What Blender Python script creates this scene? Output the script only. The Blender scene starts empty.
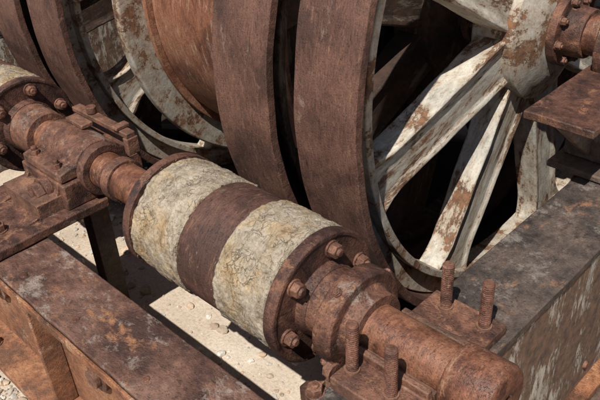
import bpy, bmesh, math, random
from mathutils import Vector, Matrix, noise
random.seed(7)
pi=math.pi
GZ=-0.85   # ground level relative to drive shaft axis
# ------------------------------------------------------------ materials
def ramp(nt,stops):
    r=nt.nodes.new('ShaderNodeValToRGB'); e=r.color_ramp.elements
    while len(e)<len(stops): e.new(0.5)
    for i,(p,c) in enumerate(stops):
        e[i].position=p; e[i].color=(c,c,c,1) if isinstance(c,(int,float)) else (*c,1)
    return r
def coords(nt,scale=(1,1,1),off=(0,0,0)):
    tc=nt.nodes.new('ShaderNodeTexCoord'); mp=nt.nodes.new('ShaderNodeMapping')
    mp.inputs['Scale'].default_value=scale; mp.inputs['Location'].default_value=off
    nt.links.new(tc.outputs['Object'],mp.inputs['Vector']); return mp.outputs[0]
def noi(nt,vec,scale,detail=5,rough=.6,dist=0):
    n=nt.nodes.new('ShaderNodeTexNoise'); n.inputs['Scale'].default_value=scale
    n.inputs['Detail'].default_value=detail; n.inputs['Roughness'].default_value=rough
    n.inputs['Distortion'].default_value=dist
    nt.links.new(vec,n.inputs['Vector']); return n.outputs[0]
def mix(nt,fac,a,b,mode='MIX'):
    m=nt.nodes.new('ShaderNodeMix'); m.data_type='RGBA'; m.blend_type=mode
    for s,i in ((fac,0),(a,6),(b,7)):
        if isinstance(s,(int,float)): m.inputs[i].default_value=s
        elif isinstance(s,tuple): m.inputs[i].default_value=(*s,1)
        else: nt.links.new(s,m.inputs[i])
    return m.outputs[2]
def base_mat(name):
    m=bpy.data.materials.new(name); m.use_nodes=True; nt=m.node_tree
    b=nt.nodes['Principled BSDF']; return m,nt,b
def finish(nt,b,col,rough,bumph,strength=.5,dist=.01,metal=0):
    nt.links.new(col,b.inputs['Base Color'])
    if isinstance(rough,(int,float)): b.inputs['Roughness'].default_value=rough
    else: nt.links.new(rough,b.inputs['Roughness'])
    b.inputs['Metallic'].default_value=metal
    bp=nt.nodes.new('ShaderNodeBump'); bp.inputs['Strength'].default_value=strength; bp.inputs['Distance'].default_value=dist
    nt.links.new(bumph,bp.inputs['Height']); nt.links.new(bp.outputs[0],b.inputs['Normal'])
def rust(name,dark,mid,light,spot,spot_amt=.62,stretch=(1,1,1),bump=.45,rough=(.5,.8),grey=None,grey_thr=.6,big=5,edge=(.30,.18,.12),pit=.55):
    m,nt,b=base_mat(name)
    v=coords(nt); vs=coords(nt,stretch)
    n1=noi(nt,v,big,4,.68,.4); r1=ramp(nt,[(.38,dark),(.49,mid),(.62,light)]); nt.links.new(n1,r1.inputs[0])
    n2=noi(nt,vs,42,5,.75); r2=ramp(nt,[(.28,.50),(.5,.98),(.72,1.5)]); nt.links.new(n2,r2.inputs[0])
    c=mix(nt,1.0,r1.outputs[0],r2.outputs[0],'MULTIPLY')
    n3=noi(nt,vs,12,6,.78,.3); r3=ramp(nt,[(spot_amt-.05,0),(spot_amt+.05,1)]); nt.links.new(n3,r3.inputs[0])
    c=mix(nt,r3.outputs[0],c,spot)
    rd=ramp(nt,[(.36,.55),(.42,1)]); nt.links.new(n3,rd.inputs[0]); c=mix(nt,1.0,c,rd.outputs[0],'MULTIPLY')
    if grey:
        v2=coords(nt,(stretch[0]**.5,1,1),(3.1,7.7,1.3)); n4=noi(nt,v2,7,7,.82,.2); r4=ramp(nt,[(grey_thr-.04,0),(grey_thr+.05,.85)])
        nt.links.new(n4,r4.inputs[0]); c=mix(nt,r4.outputs[0],c,grey)
    n5=noi(nt,v,190,2,.65); r5=ramp(nt,[(.30,pit),(.42,.96),(.60,1.04),(.74,1.3)]); nt.links.new(n5,r5.inputs[0])
    c=mix(nt,1.0,c,r5.outputs[0],'MULTIPLY')
    ge=nt.nodes.new('ShaderNodeNewGeometry'); rp=ramp(nt,[(.54,0),(.64,.65)]); nt.links.new(ge.outputs['Pointiness'],rp.inputs[0])
    em=nt.nodes.new('ShaderNodeMath'); em.operation='MULTIPLY'; nt.links.new(rp.outputs[0],em.inputs[0]); nt.links.new(r2.outputs[0],em.inputs[1])
    c=mix(nt,em.outputs[0],c,edge)
    rr=ramp(nt,[(.35,rough[0]),(.65,rough[1])]); nt.links.new(n3,rr.inputs[0])
    mh=nt.nodes.new('ShaderNodeMath'); mh.operation='MULTIPLY_ADD'; nt.links.new(n2,mh.inputs[0]); mh.inputs[1].default_value=1.2
    m2=nt.nodes.new('ShaderNodeMath'); m2.operation='MULTIPLY_ADD'; nt.links.new(r3.outputs[0],m2.inputs[0]); m2.inputs[1].default_value=.25; nt.links.new(r5.outputs[0],m2.inputs[2])
    nt.links.new(m2.outputs[0],mh.inputs[2])
    finish(nt,b,c,rr.outputs[0],mh.outputs[0],bump,.005)
    b.inputs['Specular IOR Level'].default_value=.45
    return m
M_tread=rust('rust_tread',(.070,.034,.026),(.122,.058,.043),(.175,.088,.062),(.24,.125,.08),.62,(4.5,1,1),.6,(.5,.75),grey=(.25,.18,.145),grey_thr=.63,big=4)
M_shaft=rust('rust_shaft',(.080,.031,.020),(.165,.064,.037),(.25,.110,.064),(.34,.18,.11),.60,(1.5,.7,.7),.5,(.34,.66),grey=(.28,.20,.155),grey_thr=.64,big=8)
M_cast=rust('rust_casting',(.052,.025,.019),(.115,.052,.036),(.20,.092,.060),(.31,.155,.088),.60,(1,1,1),.65,(.42,.75),grey=(.29,.225,.185),grey_thr=.61,big=7)
M_flange=rust('rust_flange',(.042,.021,.017),(.088,.040,.029),(.15,.070,.047),(.25,.12,.068),.61,(1,1,1),.65,(.45,.75),big=8,grey=(.24,.18,.15),grey_thr=.66)
M_bolt=rust('rust_bolt',(.08,.034,.024),(.145,.063,.042),(.22,.10,.066),(.31,.155,.095),.61,(1,1,1),.55,(.42,.7),big=15)
M_beamtop=rust('weathered_dark_steel',(.045,.035,.032),(.082,.062,.053),(.13,.095,.077),(.26,.13,.072),.62,(1,.7,1),.55,(.40,.72),grey=(.24,.21,.185),grey_thr=.58,big=4)
M_beamred=rust('weathered_red_steel',(.066,.033,.026),(.13,.065,.047),(.20,.11,.08),(.32,.15,.075),.61,(.6,1,1),.6,(.45,.75),grey=(.32,.26,.22),grey_thr=.58,big=4)
M_orange=rust('orange_rust',(.13,.055,.029),(.27,.108,.050),(.38,.18,.09),(.12,.056,.04),.60,(1,1,1.6),.7,(.7,.9),grey=(.52,.41,.31),grey_thr=.62,big=5)
M_drum=rust('rust_cable_drum',(.14,.058,.036),(.24,.098,.057),(.32,.15,.088),(.42,.26,.18),.60,(5,1,1),.35,(.5,.75),big=4,grey=(.38,.29,.23),grey_thr=.63)

def paint(name,pc,stretch,thr=.5,rustc=((.08,.042,.028),(.27,.13,.065)),stain=(.38,.26,.17),width=.10,big=7):
    m,nt,b=base_mat(name)
    oi=nt.nodes.new('ShaderNodeObjectInfo'); va=nt.nodes.new('ShaderNodeVectorMath'); va.operation='ADD'
    v=coords(nt); vs0=coords(nt,stretch); nt.links.new(vs0,va.inputs[0])
    mu=nt.nodes.new('ShaderNodeMath'); mu.operation='MULTIPLY'; mu.inputs[1].default_value=37; nt.links.new(oi.outputs['Random'],mu.inputs[0]); nt.links.new(mu.outputs[0],va.inputs[1])
    vs=va.outputs[0]
    n1=noi(nt,vs,big,8,.80,.2); r1=ramp(nt,[(thr-.02,0),(thr+.02,1)]); nt.links.new(n1,r1.inputs[0])
    n2=noi(nt,v,28,5,.72); r2=ramp(nt,[(.35,rustc[0]),(.62,rustc[1])]); nt.links.new(n2,r2.inputs[0])
    n3=noi(nt,vs,18,5,.78); r3=ramp(nt,[(.30,tuple(x*.35 for x in pc)),(.44,tuple(x*.72 for x in pc)),(.60,pc)]); nt.links.new(n3,r3.inputs[0])
    r4=ramp(nt,[(thr-.02,.9),(thr+width,0)]); nt.links.new(n1,r4.inputs[0])
    pcol=mix(nt,r4.outputs[0],r3.outputs[0],stain)
    c=mix(nt,r1.outputs[0],r2.outputs[0],pcol)
    n5=noi(nt,v,150,2,.6); r5=ramp(nt,[(.28,.6),(.40,1)]); nt.links.new(n5,r5.inputs[0])
    c=mix(nt,1.0,c,r5.outputs[0],'MULTIPLY')
    mh=nt.nodes.new('ShaderNodeMath'); mh.operation='MULTIPLY_ADD'; nt.links.new(n2,mh.inputs[0]); mh.inputs[1].default_value=.9
    nt.links.new(r1.outputs[0],mh.inputs[2])
    finish(nt,b,c,.80,mh.outputs[0],.65,.004)
    return m
M_spoke=paint('peeling_cream_paint',(.66,.61,.52),(1,1.8,.48),.44,width=.11)
M_spoke_in=paint('shade_darkened_paint',(.17,.145,.11),(1,1.8,.5),.55,((.022,.014,.010),(.07,.033,.02)),(.09,.055,.035))  # rusty paint darkened to put the wheel interior's shade into its colour
M_flpaint=paint('peeling_cream_flange',(.52,.48,.41),(1,1,1),.45,width=.12)
M_face=paint('peeling_paint_beam_face',(.58,.53,.45),(1,1.1,.38),.525,((.090,.060,.047),(.24,.14,.09)),(.29,.19,.13),.05)

def fibre_mat():
    m,nt,b=base_mat('caked_lining_fibre')
    v=coords(nt); vs=coords(nt,(2.2,1.2,1.2))
    n1=noi(nt,vs,15,7,.80,.2); r1=ramp(nt,[(.32,(.16,.122,.088)),(.42,(.33,.27,.20)),(.52,(.45,.38,.295)),(.68,(.58,.51,.41))]); nt.links.new(n1,r1.inputs[0])
    n2=noi(nt,v,8,6,.72); r2=ramp(nt,[(.46,(1,1,1.0)),(.60,(1.04,.91,.72)),(.72,(.80,.58,.40))]); nt.links.new(n2,r2.inputs[0])
    c=mix(nt,1.0,r1.outputs[0],r2.outputs[0],'MULTIPLY')
    n3=noi(nt,v,120,4,.8); r3=ramp(nt,[(.33,.58),(.52,1.05)]); nt.links.new(n3,r3.inputs[0])
    c=mix(nt,1.0,c,r3.outputs[0],'MULTIPLY')
    dv=nt.nodes.new('ShaderNodeVectorMath'); dv.operation='MULTIPLY_ADD'
    tn=nt.nodes.new('ShaderNodeTexNoise'); tn.inputs['Scale'].default_value=18; tn.inputs['Detail'].default_value=5; nt.links.new(v,tn.inputs['Vector'])
    nt.links.new(tn.outputs['Color'],dv.inputs[0]); dv.inputs[1].default_value=(.16,.16,.16)
    vc=coords(nt,(1.5,1,1)); nt.links.new(vc,dv.inputs[2])
    vo=nt.nodes.new('ShaderNodeTexVoronoi'); vo.feature='DISTANCE_TO_EDGE'; vo.inputs['Scale'].default_value=21; nt.links.new(dv.outputs[0],vo.inputs['Vector'])
    rc=ramp(nt,[(.0,0),(.05,1)]); nt.links.new(vo.outputs['Distance'],rc.inputs[0])
    # cracks only open up in patches
    cm=noi(nt,v,11,3,.6); rm=ramp(nt,[(.44,0),(.60,1)]); nt.links.new(cm,rm.inputs[0])
    crk=mix(nt,rm.outputs[0],(1.,1.,1.),rc.outputs[0])
    cc=mix(nt,crk,(.50,.46,.42),(1.,1.,1.)); c=mix(nt,1.0,c,cc,'MULTIPLY')
    mh=nt.nodes.new('ShaderNodeMath'); mh.operation='MULTIPLY_ADD'; nt.links.new(n3,mh.inputs[0]); mh.inputs[1].default_value=.45
    m2=nt.nodes.new('ShaderNodeMath'); m2.operation='MULTIPLY_ADD'; nt.links.new(crk,m2.inputs[0]); m2.inputs[1].default_value=.3; nt.links.new(n1,m2.inputs[2])
    nt.links.new(m2.outputs[0],mh.inputs[2])
    finish(nt,b,c,.95,mh.outputs[0],.9,.009); b.inputs['Specular IOR Level'].default_value=.15
    return m
M_fibre=fibre_mat()
def ground_mat():
    m,nt,b=base_mat('sandy_ground'); v=coords(nt)
    n1=noi(nt,v,2.2,5,.6); r1=ramp(nt,[(.35,(.50,.40,.31)),(.55,(.64,.53,.42)),(.7,(.71,.61,.50))]); nt.links.new(n1,r1.inputs[0])
    n2=noi(nt,v,80,5,.78); r2=ramp(nt,[(.3,.65),(.5,1),(.7,1.15)]); nt.links.new(n2,r2.inputs[0])
    c=mix(nt,1.0,r1.outputs[0],r2.outputs[0],'MULTIPLY')
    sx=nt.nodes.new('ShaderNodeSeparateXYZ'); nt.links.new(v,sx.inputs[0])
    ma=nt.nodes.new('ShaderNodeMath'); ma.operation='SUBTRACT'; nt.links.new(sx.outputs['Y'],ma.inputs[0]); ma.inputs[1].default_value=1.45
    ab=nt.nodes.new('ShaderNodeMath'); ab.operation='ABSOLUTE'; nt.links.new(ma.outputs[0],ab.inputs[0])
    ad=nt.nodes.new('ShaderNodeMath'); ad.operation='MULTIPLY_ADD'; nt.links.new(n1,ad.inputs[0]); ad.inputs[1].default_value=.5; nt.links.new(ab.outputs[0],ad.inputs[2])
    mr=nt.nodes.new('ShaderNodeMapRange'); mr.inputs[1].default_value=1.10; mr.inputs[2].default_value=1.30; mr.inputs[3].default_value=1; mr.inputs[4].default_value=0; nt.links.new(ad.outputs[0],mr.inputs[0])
    c=mix(nt,mr.outputs[0],c,(.045,.034,.027))  # shade beneath the wheels painted into the soil colour
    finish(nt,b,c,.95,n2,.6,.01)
    b.inputs['Specular IOR Level'].default_value=.1
    return m
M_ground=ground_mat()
def stone_mat():
    m,nt,b=base_mat('gravel_stone'); v=coords(nt)
    a=nt.nodes.new('ShaderNodeAttribute'); a.attribute_name='tone'
    n2=noi(nt,v,120,4,.7); r2=ramp(nt,[(.3,.7),(.6,1.15)]); nt.links.new(n2,r2.inputs[0])
    c=mix(nt,1.0,a.outputs['Color'],r2.outputs[0],'MULTIPLY'); finish(nt,b,c,.85,n2,.4,.004); return m
M_stone=stone_mat()

# ------------------------------------------------------------ geometry helpers
def empty(name):
    e=bpy.data.objects.new(name,None); bpy.context.collection.objects.link(e); e.empty_display_size=.1; return e
class B:
    def __init__(s): s.bm=bmesh.new()
    def box(s,x0,x1,y0,y1,z0,z1):
        vs=[s.bm.verts.new((x,y,z)) for x in(x0,x1) for y in(y0,y1) for z in(z0,z1)]
        for f in((0,1,3,2),(4,6,7,5),(0,4,5,1),(2,3,7,6),(0,2,6,4),(1,5,7,3)): s.bm.faces.new([vs[i] for i in f])
        return s
    def lathe(s,prof,n=96,c=(0,0),closed=True,a0=0,a1=2*pi):
        full=abs(a1-a0-2*pi)<1e-6; rings=[]
        cnt=n if full else n+1
        for i in range(cnt):
            a=a0+(a1-a0)*i/n
            rings.append([s.bm.verts.new((x,c[0]+r*math.cos(a),c[1]+r*math.sin(a))) for x,r in prof])
        m=len(prof)
        for i in range(n):
            A=rings[i];C=rings[(i+1)%cnt]
            for j in range(m if closed else m-1):
                k=(j+1)%m
                s.bm.faces.new((A[j],A[k],C[k],C[j]))
        if not full and closed:
            s.bm.faces.new(rings[0][::-1]); s.bm.faces.new(rings[-1])
        return s
    def disc(s,x0,x1,r,n=64,c=(0,0)):
        return s.prism(Vector((x0,c[0],c[1])),Vector((1,0,0)),r,x1-x0,n)
    def prism(s,p,ax,r,h,n=6,rot=0,r2=None):
        ax=Vector(ax).normalized(); q=Vector((0,0,1)).rotation_difference(ax); r2=r if r2 is None else r2
        A=[s.bm.verts.new(Vector(p)+q@Vector((r*math.cos(rot+2*pi*i/n),r*math.sin(rot+2*pi*i/n),0))) for i in range(n)]
        C=[s.bm.verts.new(Vector(p)+q@Vector((r2*math.cos(rot+2*pi*i/n),r2*math.sin(rot+2*pi*i/n),h))) for i in range(n)]
        for i in range(n):
            j=(i+1)%n; s.bm.faces.new((A[i],A[j],C[j],C[i]))
        s.bm.faces.new(A[::-1]); s.bm.faces.new(C); return s
    def poly(s,pts,x0,x1,axis='x'):
        def P(a,b,t): return {'x':(t,a,b),'y':(a,t,b),'z':(a,b,t)}[axis]
        A=[s.bm.verts.new(P(a,b,x0)) for a,b in pts]; C=[s.bm.verts.new(P(a,b,x1)) for a,b in pts]
        n=len(pts)
        for i in range(n):
            j=(i+1)%n; s.bm.faces.new((A[i],A[j],C[j],C[i]))
        s.bm.faces.new(A[::-1]); s.bm.faces.new(C); return s
    def stud(s,p,ax,r,h,pitch=.0065):
        ax=Vector(ax).normalized(); q=Vector((0,0,1)).rotation_difference(ax); n=20
        k=int(h/pitch*2); rings=[]
        for j in range(k+1):
            rr=r*(1.0 if j%2 else .90)*(1+.03*noise.noise(Vector((j*.3,p[0]*9,p[1]*9))))
            if j==k: rr=r*.75
            rings.append([s.bm.verts.new(Vector(p)+q@Vector((rr*math.cos(2*pi*i/n),rr*math.sin(2*pi*i/n),h*j/k))) for i in range(n)])
        for j in range(k):
            for i in range(n):
                i2=(i+1)%n; s.bm.faces.new((rings[j][i],rings[j][i2],rings[j+1][i2],rings[j+1][i]))
        s.bm.faces.new(rings[-1]); return s
    def bolt(s,p,ax,r,h):
        ax=Vector(ax).normalized(); p=Vector(p)
        s.prism(p-ax*.004,ax,r*1.3,.009,24)
        s.prism(p+ax*.004,ax,r*1.12,h,6,random.random(),r2=r*1.06)
        s.prism(p+ax*(.004+h),ax,r*.62,h*.35,16,r2=r*.5); return s
    def done(s,name,mat,parent=None,bevel=.003,smooth=True):
        bmesh.ops.recalc_face_normals(s.bm,faces=s.bm.faces)
        me=bpy.data.meshes.new(name); s.bm.to_mesh(me); s.bm.free()
        o=bpy.data.objects.new(name,me); bpy.context.collection.objects.link(o)
        me.materials.append(mat)
        if smooth:
            for p in me.polygons: p.use_smooth=True
            try: me.set_sharp_from_angle(angle=math.radians(32))
            except Exception: pass
        if bevel:
            md=o.modifiers.new('bevel','BEVEL'); md.width=bevel; md.segments=2; md.limit_method='ANGLE'; md.angle_limit=math.radians(35)
        if parent: o.parent=parent
        return o
    def cut(s,step):
        for it in range(6):
            es=[e for e in s.bm.edges if e.calc_length()>step]
            if not es: break
            bmesh.ops.subdivide_edges(s.bm,edges=es,cuts=1,use_grid_fill=True)
        return s
    def rough(s,amp,fr=14):
        for v in s.bm.verts:
            c=v.co; v.co=c+Vector((noise.noise(c*fr),noise.noise(c*fr+Vector((9,0,0))),noise.noise(c*fr+Vector((0,9,0)))))*amp
        return s

# ------------------------------------------------------------ drive shaft
sh=empty('drive_shaft')
B().disc(-3.2,.50,.070,64).done('shaft_bar',M_shaft,sh,.002)
b=B(); b.lathe([(.455,.02),(.455,.086),(.462,.089),(.57,.092),(.585,.086),(.592,.072),(.592,.02)],64); b.done('end_sleeve',M_shaft,sh,.003)
b=B(); b.lathe([(.03,.06),(.03,.105),(.07,.105),(.085,.098),(.105,.098),(.105,.143),(.113,.147),(.158,.147),(.166,.140),(.166,.112),(.183,.10),(.208,.098),(.208,.06)],96)
b.rough(.0012,18); b.done('thrust_collar',M_cast,sh,.002)
b=B()
for k in range(4):
    a=k*pi/2+.5; b.bolt((.135,.147*math.cos(a),.147*math.sin(a)),(0,math.cos(a),math.sin(a)),.010,.006)
b.done('collar_screws',M_bolt,sh,.001)
b=B(); b.lathe([(-1.0,.06),(-1.0,.082),(-.955,.082),(-.955,.06)],48); b.lathe([(-1.50,.06),(-1.50,.10),(-1.66,.105),(-1.66,.06)],48)
b.done('shaft_rings',M_cast,sh,.003)

# ------------------------------------------------------------ friction drums with caked linings
def band(x0,x1,R,parent,seed,name):
    bm=bmesh.new(); nt_,nx=560,60; rings=[]
    N=noise.noise
    for i in range(nt_):
        a=2*pi*i/nt_; row=[]; c,s_=math.cos(a),math.sin(a)
        j0=.006*N(Vector((c*4,s_*4,seed)))+.003*N(Vector((c*15,s_*15,seed+3)))
        j1=.006*N(Vector((c*4,s_*4,seed+9)))+.003*N(Vector((c*15,s_*15,seed+13)))
        for j in range(nx+1):
            t=j/nx; x=(x0+j0)+(x1+j1-x0-j0)*t
            e=min(t,1-t)
            d=.0012*N(Vector((x*80,c*R*40,s_*R*40+seed)))+.0022*noise.fractal(Vector((x*30,c*R*30,s_*R*30+seed)),.7,2.1,5)
            d+=.004*N(Vector((x*9,c*R*8,s_*R*8+seed*2)))
            q=N(Vector((x*20,c*R*15,s_*R*15-seed))); d+= .0022*max(0,min(1,(q-.05)*12)) - .0034*max(0,min(1,(-q-.25)*16))
            q=N(Vector((x*50,c*R*34,s_*R*34-seed*3))); d+= .0014*max(0,min(1,(q-.1)*12))
            ef=max(0,1-e/.07); d+=ef*(.003*N(Vector((x,c*12,s_*12+seed)))-.0005)
            r=R+d
            if j in(0,nx): r=R-.03
            row.append(bm.verts.new((x,r*c,r*s_)))
        rings.append(row)
    for i in range(nt_):
        A=rings[i];C=rings[(i+1)%nt_]
        for j in range(nx): bm.faces.new((A[j],A[j+1],C[j+1],C[j]))
    bmesh.ops.recalc_face_normals(bm,faces=bm.faces)
    me=bpy.data.meshes.new(name); bm.to_mesh(me); bm.free(); me.materials.append(M_fibre)
    o=bpy.data.objects.new(name,me); bpy.context.collection.objects.link(o); o.parent=parent
    for p in me.polygons: p.use_smooth=True
    cu=bpy.data.curves.new(name+'_loose_fibres','CURVE'); cu.dimensions='3D'; cu.bevel_depth=.0007; cu.bevel_resolution=0
    rnd=random.Random(seed)
    for k in range(45):
        x=(x1 if rnd.random()<.6 else x0)
        a=rnd.uniform(0,2*pi); L=rnd.uniform(.006,.02); r=R+.001
        da=rnd.choice((-1,1))*rnd.uniform(.4,1)*L/R/3; dx=rnd.uniform(-.3,.3)*L/3; lift=rnd.uniform(.0003,.002)
        sp=cu.splines.new('POLY'); sp.points.add(3)
        for i in range(4):
            rr=r+lift*i*(.5+.3*i*rnd.random())*.6; aa=a+da*i+rnd.uniform(-.01,.01); xx=x+dx*i+rnd.uniform(-.0015,.0015)
            sp.points[i].co=(xx,rr*math.cos(aa),rr*math.sin(aa),1)
    oc=bpy.data.objects.new(name+'_loose_fibres',cu); bpy.context.collection.objects.link(oc); cu.materials.append(M_fibre); oc.parent=parent
def friction_drum(x,seed):
    p=empty('lined_friction_drum')
    R=.2
    b=B(); b.lathe([(x-.034,.06),(x-.034,R+.002),(x+.0,R+.002),(x+.004,R-.002),(x+.004,R-.012),(x+.001,R-.016),(x+.001,.115),(x+.03,.108),(x+.03,.06)],128); b.rough(.0018,18); b.done('end_flange',M_flange,p,.0015)
    b=B(); b.lathe([(x-.69,.06),(x-.69,R+.002),(x-.655,R+.002),(x-.655,.06)],128); b.rough(.0018,18); b.done('rear_flange',M_flange,p,.002)
    b=B(); b.lathe([(x-.655,.06),(x-.655,.172),(x-.43,.172),(x-.425,.190),(x-.420,.193),(x-.25,.193),(x-.245,.190),(x-.24,.172),(x-.035,.172),(x-.035,.06)],128); b.done('drum_core',M_tread,p,.001)
    band(x-.650,x-.418,.1965,p,seed,'fibre_lining_a'); band(x-.248,x-.036,.1975,p,seed+31.7,'fibre_lining_b')
    b=B()
    for k in range(6):
        a=2*pi*k/6+math.radians(16)
        b.bolt((x+.002,.155*math.cos(a),.155*math.sin(a)),(1,0,0),.020,.024)
    b.done('flange_bolts',M_bolt,p,.0015)
    return p
friction_drum(0.015,3.3); friction_drum(-1.66,41.1)

# ------------------------------------------------------------ bearings
nb=empty('shaft_bearing')
b=B()
pts=[(-.20,-.10),(-.20,-.012)]
pts+=[(-.105,-.012),(-.105,.012),(-.086,.012)]
pts+=[(.084*math.cos(a),.084*math.sin(a)) for a in [pi+ .05+ (pi-.1)*i/20 for i in range(21)]]
pts+=[(.086,.012),(.105,.012),(.105,-.02),(.25,-.02),(.25,-.048),(.25,-.10)]
b.poly(pts,.218,.445); b.box(.19,.462,-.26,-.2,-.16,-.055); b.done('saddle_block',M_cast,nb,.004)
b=B(); b.lathe([(.212,.0705),(.212,.085),(.45,.085),(.45,.0705)],32,a0=pi+.03,a1=2*pi-.03); b.done('bearing_shell',M_flange,nb,.001)
b=B()
for X,Y,z in((.245,-.145,-.012),(.368,-.145,-.012),(.280,.205,-.02),(.402,.205,-.02)):
    b.prism((X,Y,z-.01),(0,0,1),.021,.016,24); b.stud((X,Y,z),(random.uniform(-.03,.03),random.uniform(-.03,.03),1),.0165,.155)
b.done('studs',M_bolt,nb,0)
b=B(); b.bolt((.205,-.17,-.03),(-1,0,0),.02,.02); b.bolt((.20,-.235,-.055),(0,0,1),.02,.022); b.bolt((.16,-.21,-.14),(0,0,1),.018,.02)
b.done('foot_bolts',M_bolt,nb,.002)
b=B(); b.box(.13,.20,-.30,-.12,-.19,-.14); b.poly([(.13,-.14),(.13,-.09),(.20,-.04),(.20,-.14)],-.225,-.195,'y'); b.done('foot_bracket',M_cast,nb,.004)

fb=empty('pillow_block_bearing')
x0,x1=-1.40,-1.12
b=B()
b.box(x0-.10,x1+.04,-.545,-.02,-.146,-.108)
b.box(x0-.02,x1+.01,-.17,.17,-.108,-.004)
b.cut(.05).rough(.003,12)
b.done('pedestal',M_cast,fb,.006)
b=B()
pts=[(-.165,0.0),(-.165,.035),(-.12,.045)]+[(.108*math.cos(a),.108*math.sin(a)) for a in [math.radians(155-130*i/16) for i in range(17)]]+[(.12,.045),(.165,.035),(.165,0.0)]
b.poly(pts,x0,x1-.005); b.done('bearing_cap',M_cast,fb,.006)
b=B(); b.lathe([(x1-.02,.0705),(x1-.02,.10),(x1+.035,.10),(x1+.035,.0705)],48); b.done('seal_ring',M_flange,fb,.003)
b=B()
for gx in(x0+.02,x1-.04):
    arc=[(-.17,-.01)]+[(-.36+.19*math.cos(a),-.11+.10*(1-math.sin(a))) for a in [math.radians(8+76*i/10) for i in range(11)]]+[(-.36,-.112),(-.17,-.112)]
    b.poly(arc,gx-.014,gx+.014)
b.box(x0+.0,x1-.02,-.27,-.17,-.112,-.05)
b.done('gusset_ribs',M_cast,fb,.004)
b=B(); b.prism((-1.235,-.17,-.055),(0,-1,0),.052,.03,32); b.prism((-1.235,-.20,-.055),(0,-1,0),.042,.035,6,.2); b.prism((-1.235,-.235,-.055),(0,-1,0),.022,.015,20)
for X in(-1.34,-1.18):
    b.bolt((X,-.14,.036),(0,0,1),.016,.02); b.stud((X,-.14,.03),(0,0,1),.012,.045)
b.bolt((-1.20,-.40,-.108),(0,0,1),.022,.024); b.bolt((-1.44,-.42,-.108),(0,0,1),.022,.024)
b.done('nuts',M_bolt,fb,.002)
b=B()
b.box(-1.42,-1.04,.085,.125,.105,.127); b.box(-1.065,-1.035,.08,.13,.04,.107); b.box(-1.12,-1.085,.075,.135,.127,.142)
b.prism((-1.30,.105,.127),(0,0,1),.02,.03,24); b.box(-1.36,-1.24,.02,.07,.107,.125)
b.done('lever_bar',M_bolt,fb,.004)
b=B(); b.box(-1.40,-1.33,-.30,.12,-.30,-.152); b.box(-1.40,-1.33,.0,.09,GZ-.02,-.302); b.done('cross_support',M_beamtop,fb,.005)

# ------------------------------------------------------------ frame beams
def ibeam_x(name,y0,y1,ztop,x0,x1):
    p=empty(name); yc=(y0+y1)/2
    b=B(); b.box(x0,x1,y0+.004,y1,ztop-.034,ztop); b.cut(.05).rough(.0022,11); b.done('top_flange',M_beamred,p,.005)
    b=B(); b.box(x0,x1,y0-.010,y0+.001,ztop-.040,ztop-.006); b.cut(.05).rough(.0022,11); b.done('flange_lip',M_orange,p,.003)
    b=B(); b.box(x0,x1,yc-.012,yc+.012,GZ+.088,ztop-.036); b.box(x0,x1,y0-.03,y1+.01,GZ+.052,GZ+.088)
    for k in range(5):
        X=x0+.30+k*.72
        if X<x1: b.box(X-.010,X+.010,y0+.02,yc-.012,GZ+.088,ztop-.036)
    b.done('web_and_foot',M_orange,p,.005)
    b=B()
    for k in range(5):
        X=x0+.08+k*.72
        if X<x1:
            b.bolt((X+.42,y0+.02,GZ+.088),(0,0,1),.024,.022)
            b.prism((X+.5,yc-.012,-.45),(0,-1,0),.06,.02,32); b.prism((X+.5,yc-.032,-.45),(0,-1,0),.035,.02,24)
    b.done('foot_bolts_and_bosses',M_cast,p,.002)
    b=B()
    for X in (-.95,-.62,-.25): b.prism((X,y0+.06,ztop-.002),(0,0,1),.014,.006,20,r2=.011)
    b.done('top_rivets',M_bolt,p,.001)
    return p
ibeam_x('steel_frame_beam',-.51,-.28,-.15,-3.4,.20)
ibeam_x('steel_frame_beam',2.75,3.0,-.05,-3.4,.205)
def ibeam_y(name,x0,x1,ztop,y0,y1):
    p=empty(name)
    b=B(); b.box(x0,x1,y0,y1,ztop-.032,ztop); b.cut(.05).rough(.0022,11); b.done('top_flange',M_beamtop,p,.005)
    b=B(); b.box(x1-.035,x1-.006,y0,y1,-.70,ztop-.035); b.done('painted_side_plate',M_face,p,.003)
    b=B(); b.box(x0,x1+.05,y0,y1,-.74,-.702); b.cut(.06).rough(.003,11); b.box(x0,x0+.02,y0,y1,-.70,ztop-.036); b.done('bottom_flange',M_orange,p,.005)
    b=B()
    for k in range(8):
        b.prism((x1-.008,y0+.45+k*.33,-.62),(1,0,0),.018,.012,20,r2=.010)
    b.done('rivets',M_bolt,p,.001)
    b=B(); b.box(x0-.03,x1+.08,y0,y1,GZ-.02,-.745); b.done('timber_sill',M_beamtop,p,.006)
    return p
ibeam_y('steel_frame_beam',.212,.465,-.05,-.60,3.0)
ibeam_y('steel_frame_beam',-3.3,-3.05,-.05,-.27,2.74)

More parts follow.
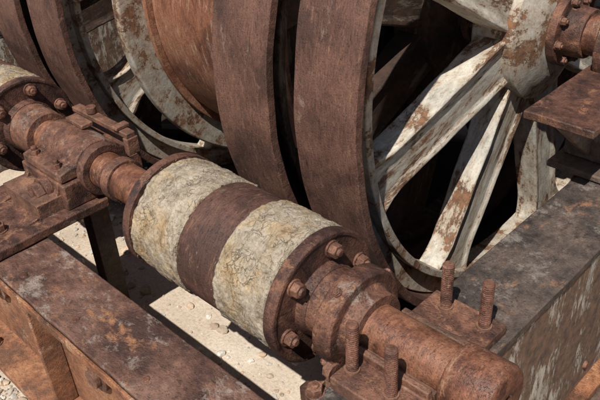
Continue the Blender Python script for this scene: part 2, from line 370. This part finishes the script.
# ------------------------------------------------------------ spoked wheels
CY,CZ,RW=1.42,.33,1.17
def spoke(parent,phi,xc,r0,r1,name,mat):
    bm=bmesh.new(); N=20; rings=[]
    for i in range(N+1):
        t=i/N; z=r0+(r1-r0)*t
        w=(.083+.012*(1-t))+.060*max(0,(t-.82)/.18)**2
        d=.060-.012*t; lip=.018; rec=d-.011
        pr=[(-w,-d),(-w+lip,-d),(-w+lip*1.8,-rec),(w-lip*1.8,-rec),(w-lip,-d),(w,-d),(w,d),(w-lip,d),(w-lip*1.8,rec),(-w+lip*1.8,rec),(-w+lip,d),(-w,d)]
        rings.append([bm.verts.new((xx+.003*noise.noise(Vector((z*9,yy*9,phi))),yy+.003*noise.noise(Vector((z*9,yy*9,phi+5))),z)) for yy,xx in pr])
    for i in range(N):
        for j in range(12):
            k=(j+1)%12; bm.faces.new((rings[i][j],rings[i][k],rings[i+1][k],rings[i+1][j]))
    bm.faces.new(rings[0]); bm.faces.new(rings[-1])
    bb=B.__new__(B); bb.bm=bm
    o=bb.done(name,mat,parent,.008)
    o.location=(xc,CY,CZ); o.rotation_euler=(phi-pi/2,0,0)
    return o
def wheel(x0,x1,offs,hubout,front=True,nsp=8):
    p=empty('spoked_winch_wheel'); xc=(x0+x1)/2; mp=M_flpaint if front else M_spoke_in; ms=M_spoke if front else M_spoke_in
    b=B(); b.lathe([(x0,RW-.032),(x0,RW),(x0+(x1-x0)*.33,RW),(x0+(x1-x0)*.66,RW),(x1,RW),(x1,RW-.032)],256,(CY,CZ)); b.rough(.004,7); b.done('rim_tread',M_tread,p,.003)
    b=B(); b.lathe([(xc-.016,RW-.12),(xc-.016,RW-.038),(xc+.016,RW-.038),(xc+.016,RW-.12)],192,(CY,CZ))
    b.lathe([(xc-.06,RW-.15),(xc-.06,RW-.12),(xc+.06,RW-.12),(xc+.06,RW-.15)],192,(CY,CZ)); b.done('rim_web',mp,p,.004)
    for k in range(nsp): spoke(p,math.radians(offs)+2*pi*k/nsp,xc,.20,RW-.13,'spoke_%d'%(k+1),ms)
    b=B(); b.lathe([(xc-.11,.06),(xc-.11,.24),(xc-.08,.285),(xc+.08,.285),(xc+.10,.24),(xc+.13,.18),(xc+.13,.06)],64,(CY,CZ)); b.done('hub',mp,p,.006)
    b=B(); b.lathe([(xc+.132,.06),(xc+.132,.135),(xc+.165,.135),(xc+.170,.095),(xc+hubout,.09),(xc+hubout,.06)],64,(CY,CZ)); b.done('hub_flange',M_cast,p,.003)
    b=B()
    for k in range(8):
        a=2*pi*k/8+.2; b.bolt((xc+.165,CY+.115*math.cos(a),CZ+.115*math.sin(a)),(1,0,0),.014,.018)
    b.done('hub_bolts',M_bolt,p,.002)
    return p
wheel(-.32,-.075,15,.24)
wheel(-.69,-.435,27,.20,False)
wheel(-1.95,-1.69,25,.15)
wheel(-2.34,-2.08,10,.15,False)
cd=empty('cable_winding_drum')
b=B(); b.lathe([(-1.57,.78),(-1.57,.80),(-.74,.80),(-.74,.78)],192,(CY,CZ)); b.done('barrel',M_drum,cd,.002)
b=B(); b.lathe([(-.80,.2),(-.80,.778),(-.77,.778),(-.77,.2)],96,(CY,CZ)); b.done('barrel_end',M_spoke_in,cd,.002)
b=B(); b.lathe([(-1.62,.3),(-1.62,.95),(-1.612,.955),(-1.578,.955),(-1.57,.95),(-1.57,.3)],192,(CY,CZ)); b.done('side_flange',M_flpaint,cd,.004)
b=B(); b.lathe([(-1.569,.80),(-1.569,.835),(-1.545,.835),(-1.545,.80)],128,(CY,CZ)); b.done('barrel_ring',M_drum,cd,.003)
ax=empty('main_axle'); B().disc(-3.4,.75,.075,64,(CY,CZ)).done('axle_bar',M_shaft,ax,.003)
ab=empty('axle_bearing_pedestal')
b=B(); b.box(.09,.33,.885,2.0,.222,.25); b.cut(.06).rough(.0025,9); b.done('cap_plate',M_flange,ab,.004)
b=B(); b.box(.12,.30,1.16,1.72,-.019,.217); b.poly([(.90,.217),(1.158,.217),(1.158,.0)],.19,.22,'x'); b.box(.10,.44,1.08,1.85,-.046,-.021)
b.done('pedestal_body',M_beamtop,ab,.006)
b=B(); b.lathe([(.12,.078),(.12,.15),(.31,.15),(.31,.078)],48,(CY,CZ)); b.done('axle_bush',M_cast,ab,.005)
b=B(); b.bolt((.245,.985,.25),(0,0,1),.013,.010); b.done('plate_bolts',M_bolt,ab,.001)

# ------------------------------------------------------------ ground
def gh(x,y):
    return GZ+.018*noise.noise(Vector((x*1.7,y*1.7,0)))+.008*noise.noise(Vector((x*7,y*7,3)))
def gaxis(n,near,far):
    out=[]
    for i in range(-n,n+1):
        t=abs(i)/n; d=near*t if t<.7 else near*.7+(far)*((t-.7)/.3)**4
        out.append(math.copysign(d,i))
    return out
bm=bmesh.new(); xs=[v-.7 for v in gaxis(150,4.5,400)]; ys=[v+.7 for v in gaxis(150,4.5,400)]
G=[[bm.verts.new((x,y,gh(x,y)+(.004*noise.noise(Vector((x*30,y*30,5))) if abs(x)<4 and abs(y)<4 else 0))) for y in ys] for x in xs]
for i in range(len(xs)-1):
    for j in range(len(ys)-1): bm.faces.new((G[i][j],G[i+1][j],G[i+1][j+1],G[i][j+1]))
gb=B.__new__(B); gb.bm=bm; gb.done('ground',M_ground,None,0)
def stones(name,specs):
    bm=bmesh.new(); lay=bm.loops.layers.float_color.new('tone')
    ico=bmesh.new(); bmesh.ops.create_icosphere(ico,subdivisions=2,radius=1); iv=[v.co.copy() for v in ico.verts]; fi=[[v.index for v in f.verts] for f in ico.faces]; ico.free()
    for (x,y,s,pal) in specs:
        off=Vector((random.uniform(0,99),)*3); sc=Vector((random.uniform(.7,1.3),random.uniform(.7,1.2),random.uniform(.45,.8)))*s
        R=Matrix.Rotation(random.uniform(0,6.28),3,'Z')
        vs=[]
        for c in iv:
            k=1+.55*noise.noise(c*1.1+off)+.15*noise.noise(c*2.6+off); p=R@Vector((c.x*sc.x*k,c.y*sc.y*k,c.z*sc.z*k)); vs.append(bm.verts.new((x+p.x,y+p.y,gh(x,y)+sc.z*.25+p.z)))
        g=random.uniform(.7,1.2); col=(pal[0]*g,pal[1]*g,pal[2]*g,1)
        for f in fi:
            F=bm.faces.new([vs[i] for i in f]); 
            for l in F.loops: l[lay]=col
    bb=B.__new__(B); bb.bm=bm; return bb.done(name,M_stone,None,0)
pal=[(.58,.50,.41),(.45,.36,.28),(.66,.61,.54),(.32,.28,.25),(.52,.39,.28),(.70,.63,.54)]
sp=[]
for k in range(2600):
    x=random.uniform(-2.2,-.2); y=-.54-abs(random.gauss(0,.28)); sp.append((x,y,random.choice((.006,.009,.012,.016,.022)),random.choice(pal)))
stones('gravel',sp)
sp=[]
for k in range(900):
    x=random.uniform(-2.4,.2); y=random.uniform(-.25,1.0); sp.append((x,y,random.choice((.004,.005,.007,.009,.012)),random.choice(pal)))
for k in range(90):
    x=random.uniform(-2.2,.15); y=random.uniform(-.1,.7); sp.append((x,y,random.uniform(.012,.03),random.choice(pal[:3]+[pal[4]])))
stones('scattered_stones',sp)

# ------------------------------------------------------------ light
sd=Vector((.20,-.50,.84)).normalized()
w=bpy.data.worlds.new('World'); bpy.context.scene.world=w; w.use_nodes=True
sky=w.node_tree.nodes.new('ShaderNodeTexSky'); sky.sky_type='NISHITA'; sky.sun_disc=False
sky.sun_elevation=math.asin(sd.z); sky.sun_rotation=math.atan2(sd.x,sd.y)
w.node_tree.links.new(sky.outputs[0],w.node_tree.nodes['Background'].inputs[0]); w.node_tree.nodes['Background'].inputs[1].default_value=.05
L=bpy.data.lights.new('sun','SUN'); L.energy=5.0; L.angle=math.radians(.5); L.color=(1,.96,.89)
so=bpy.data.objects.new('sun',L); bpy.context.collection.objects.link(so); so.rotation_euler=(-sd).to_track_quat('-Z','Y').to_euler()
# ------------------------------------------------------------ camera
f=734.0
X=Vector((-860,-420,f)).normalized()*-1; Y=Vector((894,-549,f)).normalized(); Y=(Y-X*X.dot(Y)).normalized(); Z=X.cross(Y)
O=Vector((20/f,95/f,1))*2.06
cp=Vector((-X.dot(O),-Y.dot(O),-Z.dot(O)))
right=Vector((X.x,Y.x,Z.x)); down=Vector((X.y,Y.y,Z.y)); fwd=Vector((X.z,Y.z,Z.z))
M=Matrix((right,-down,-fwd)).transposed().to_4x4(); M.translation=cp
cam=bpy.data.cameras.new('camera'); cam.lens=f/600*36; cam.sensor_width=36; cam.clip_end=1500; cam.clip_start=.02
co=bpy.data.objects.new('camera',cam); bpy.context.collection.objects.link(co); co.matrix_world=M
for o in bpy.data.objects:
    if o.parent is None: o.location.z-=GZ
bpy.context.scene.camera=co
bpy.context.scene.view_settings.view_transform='Standard'; bpy.context.scene.view_settings.look='None'
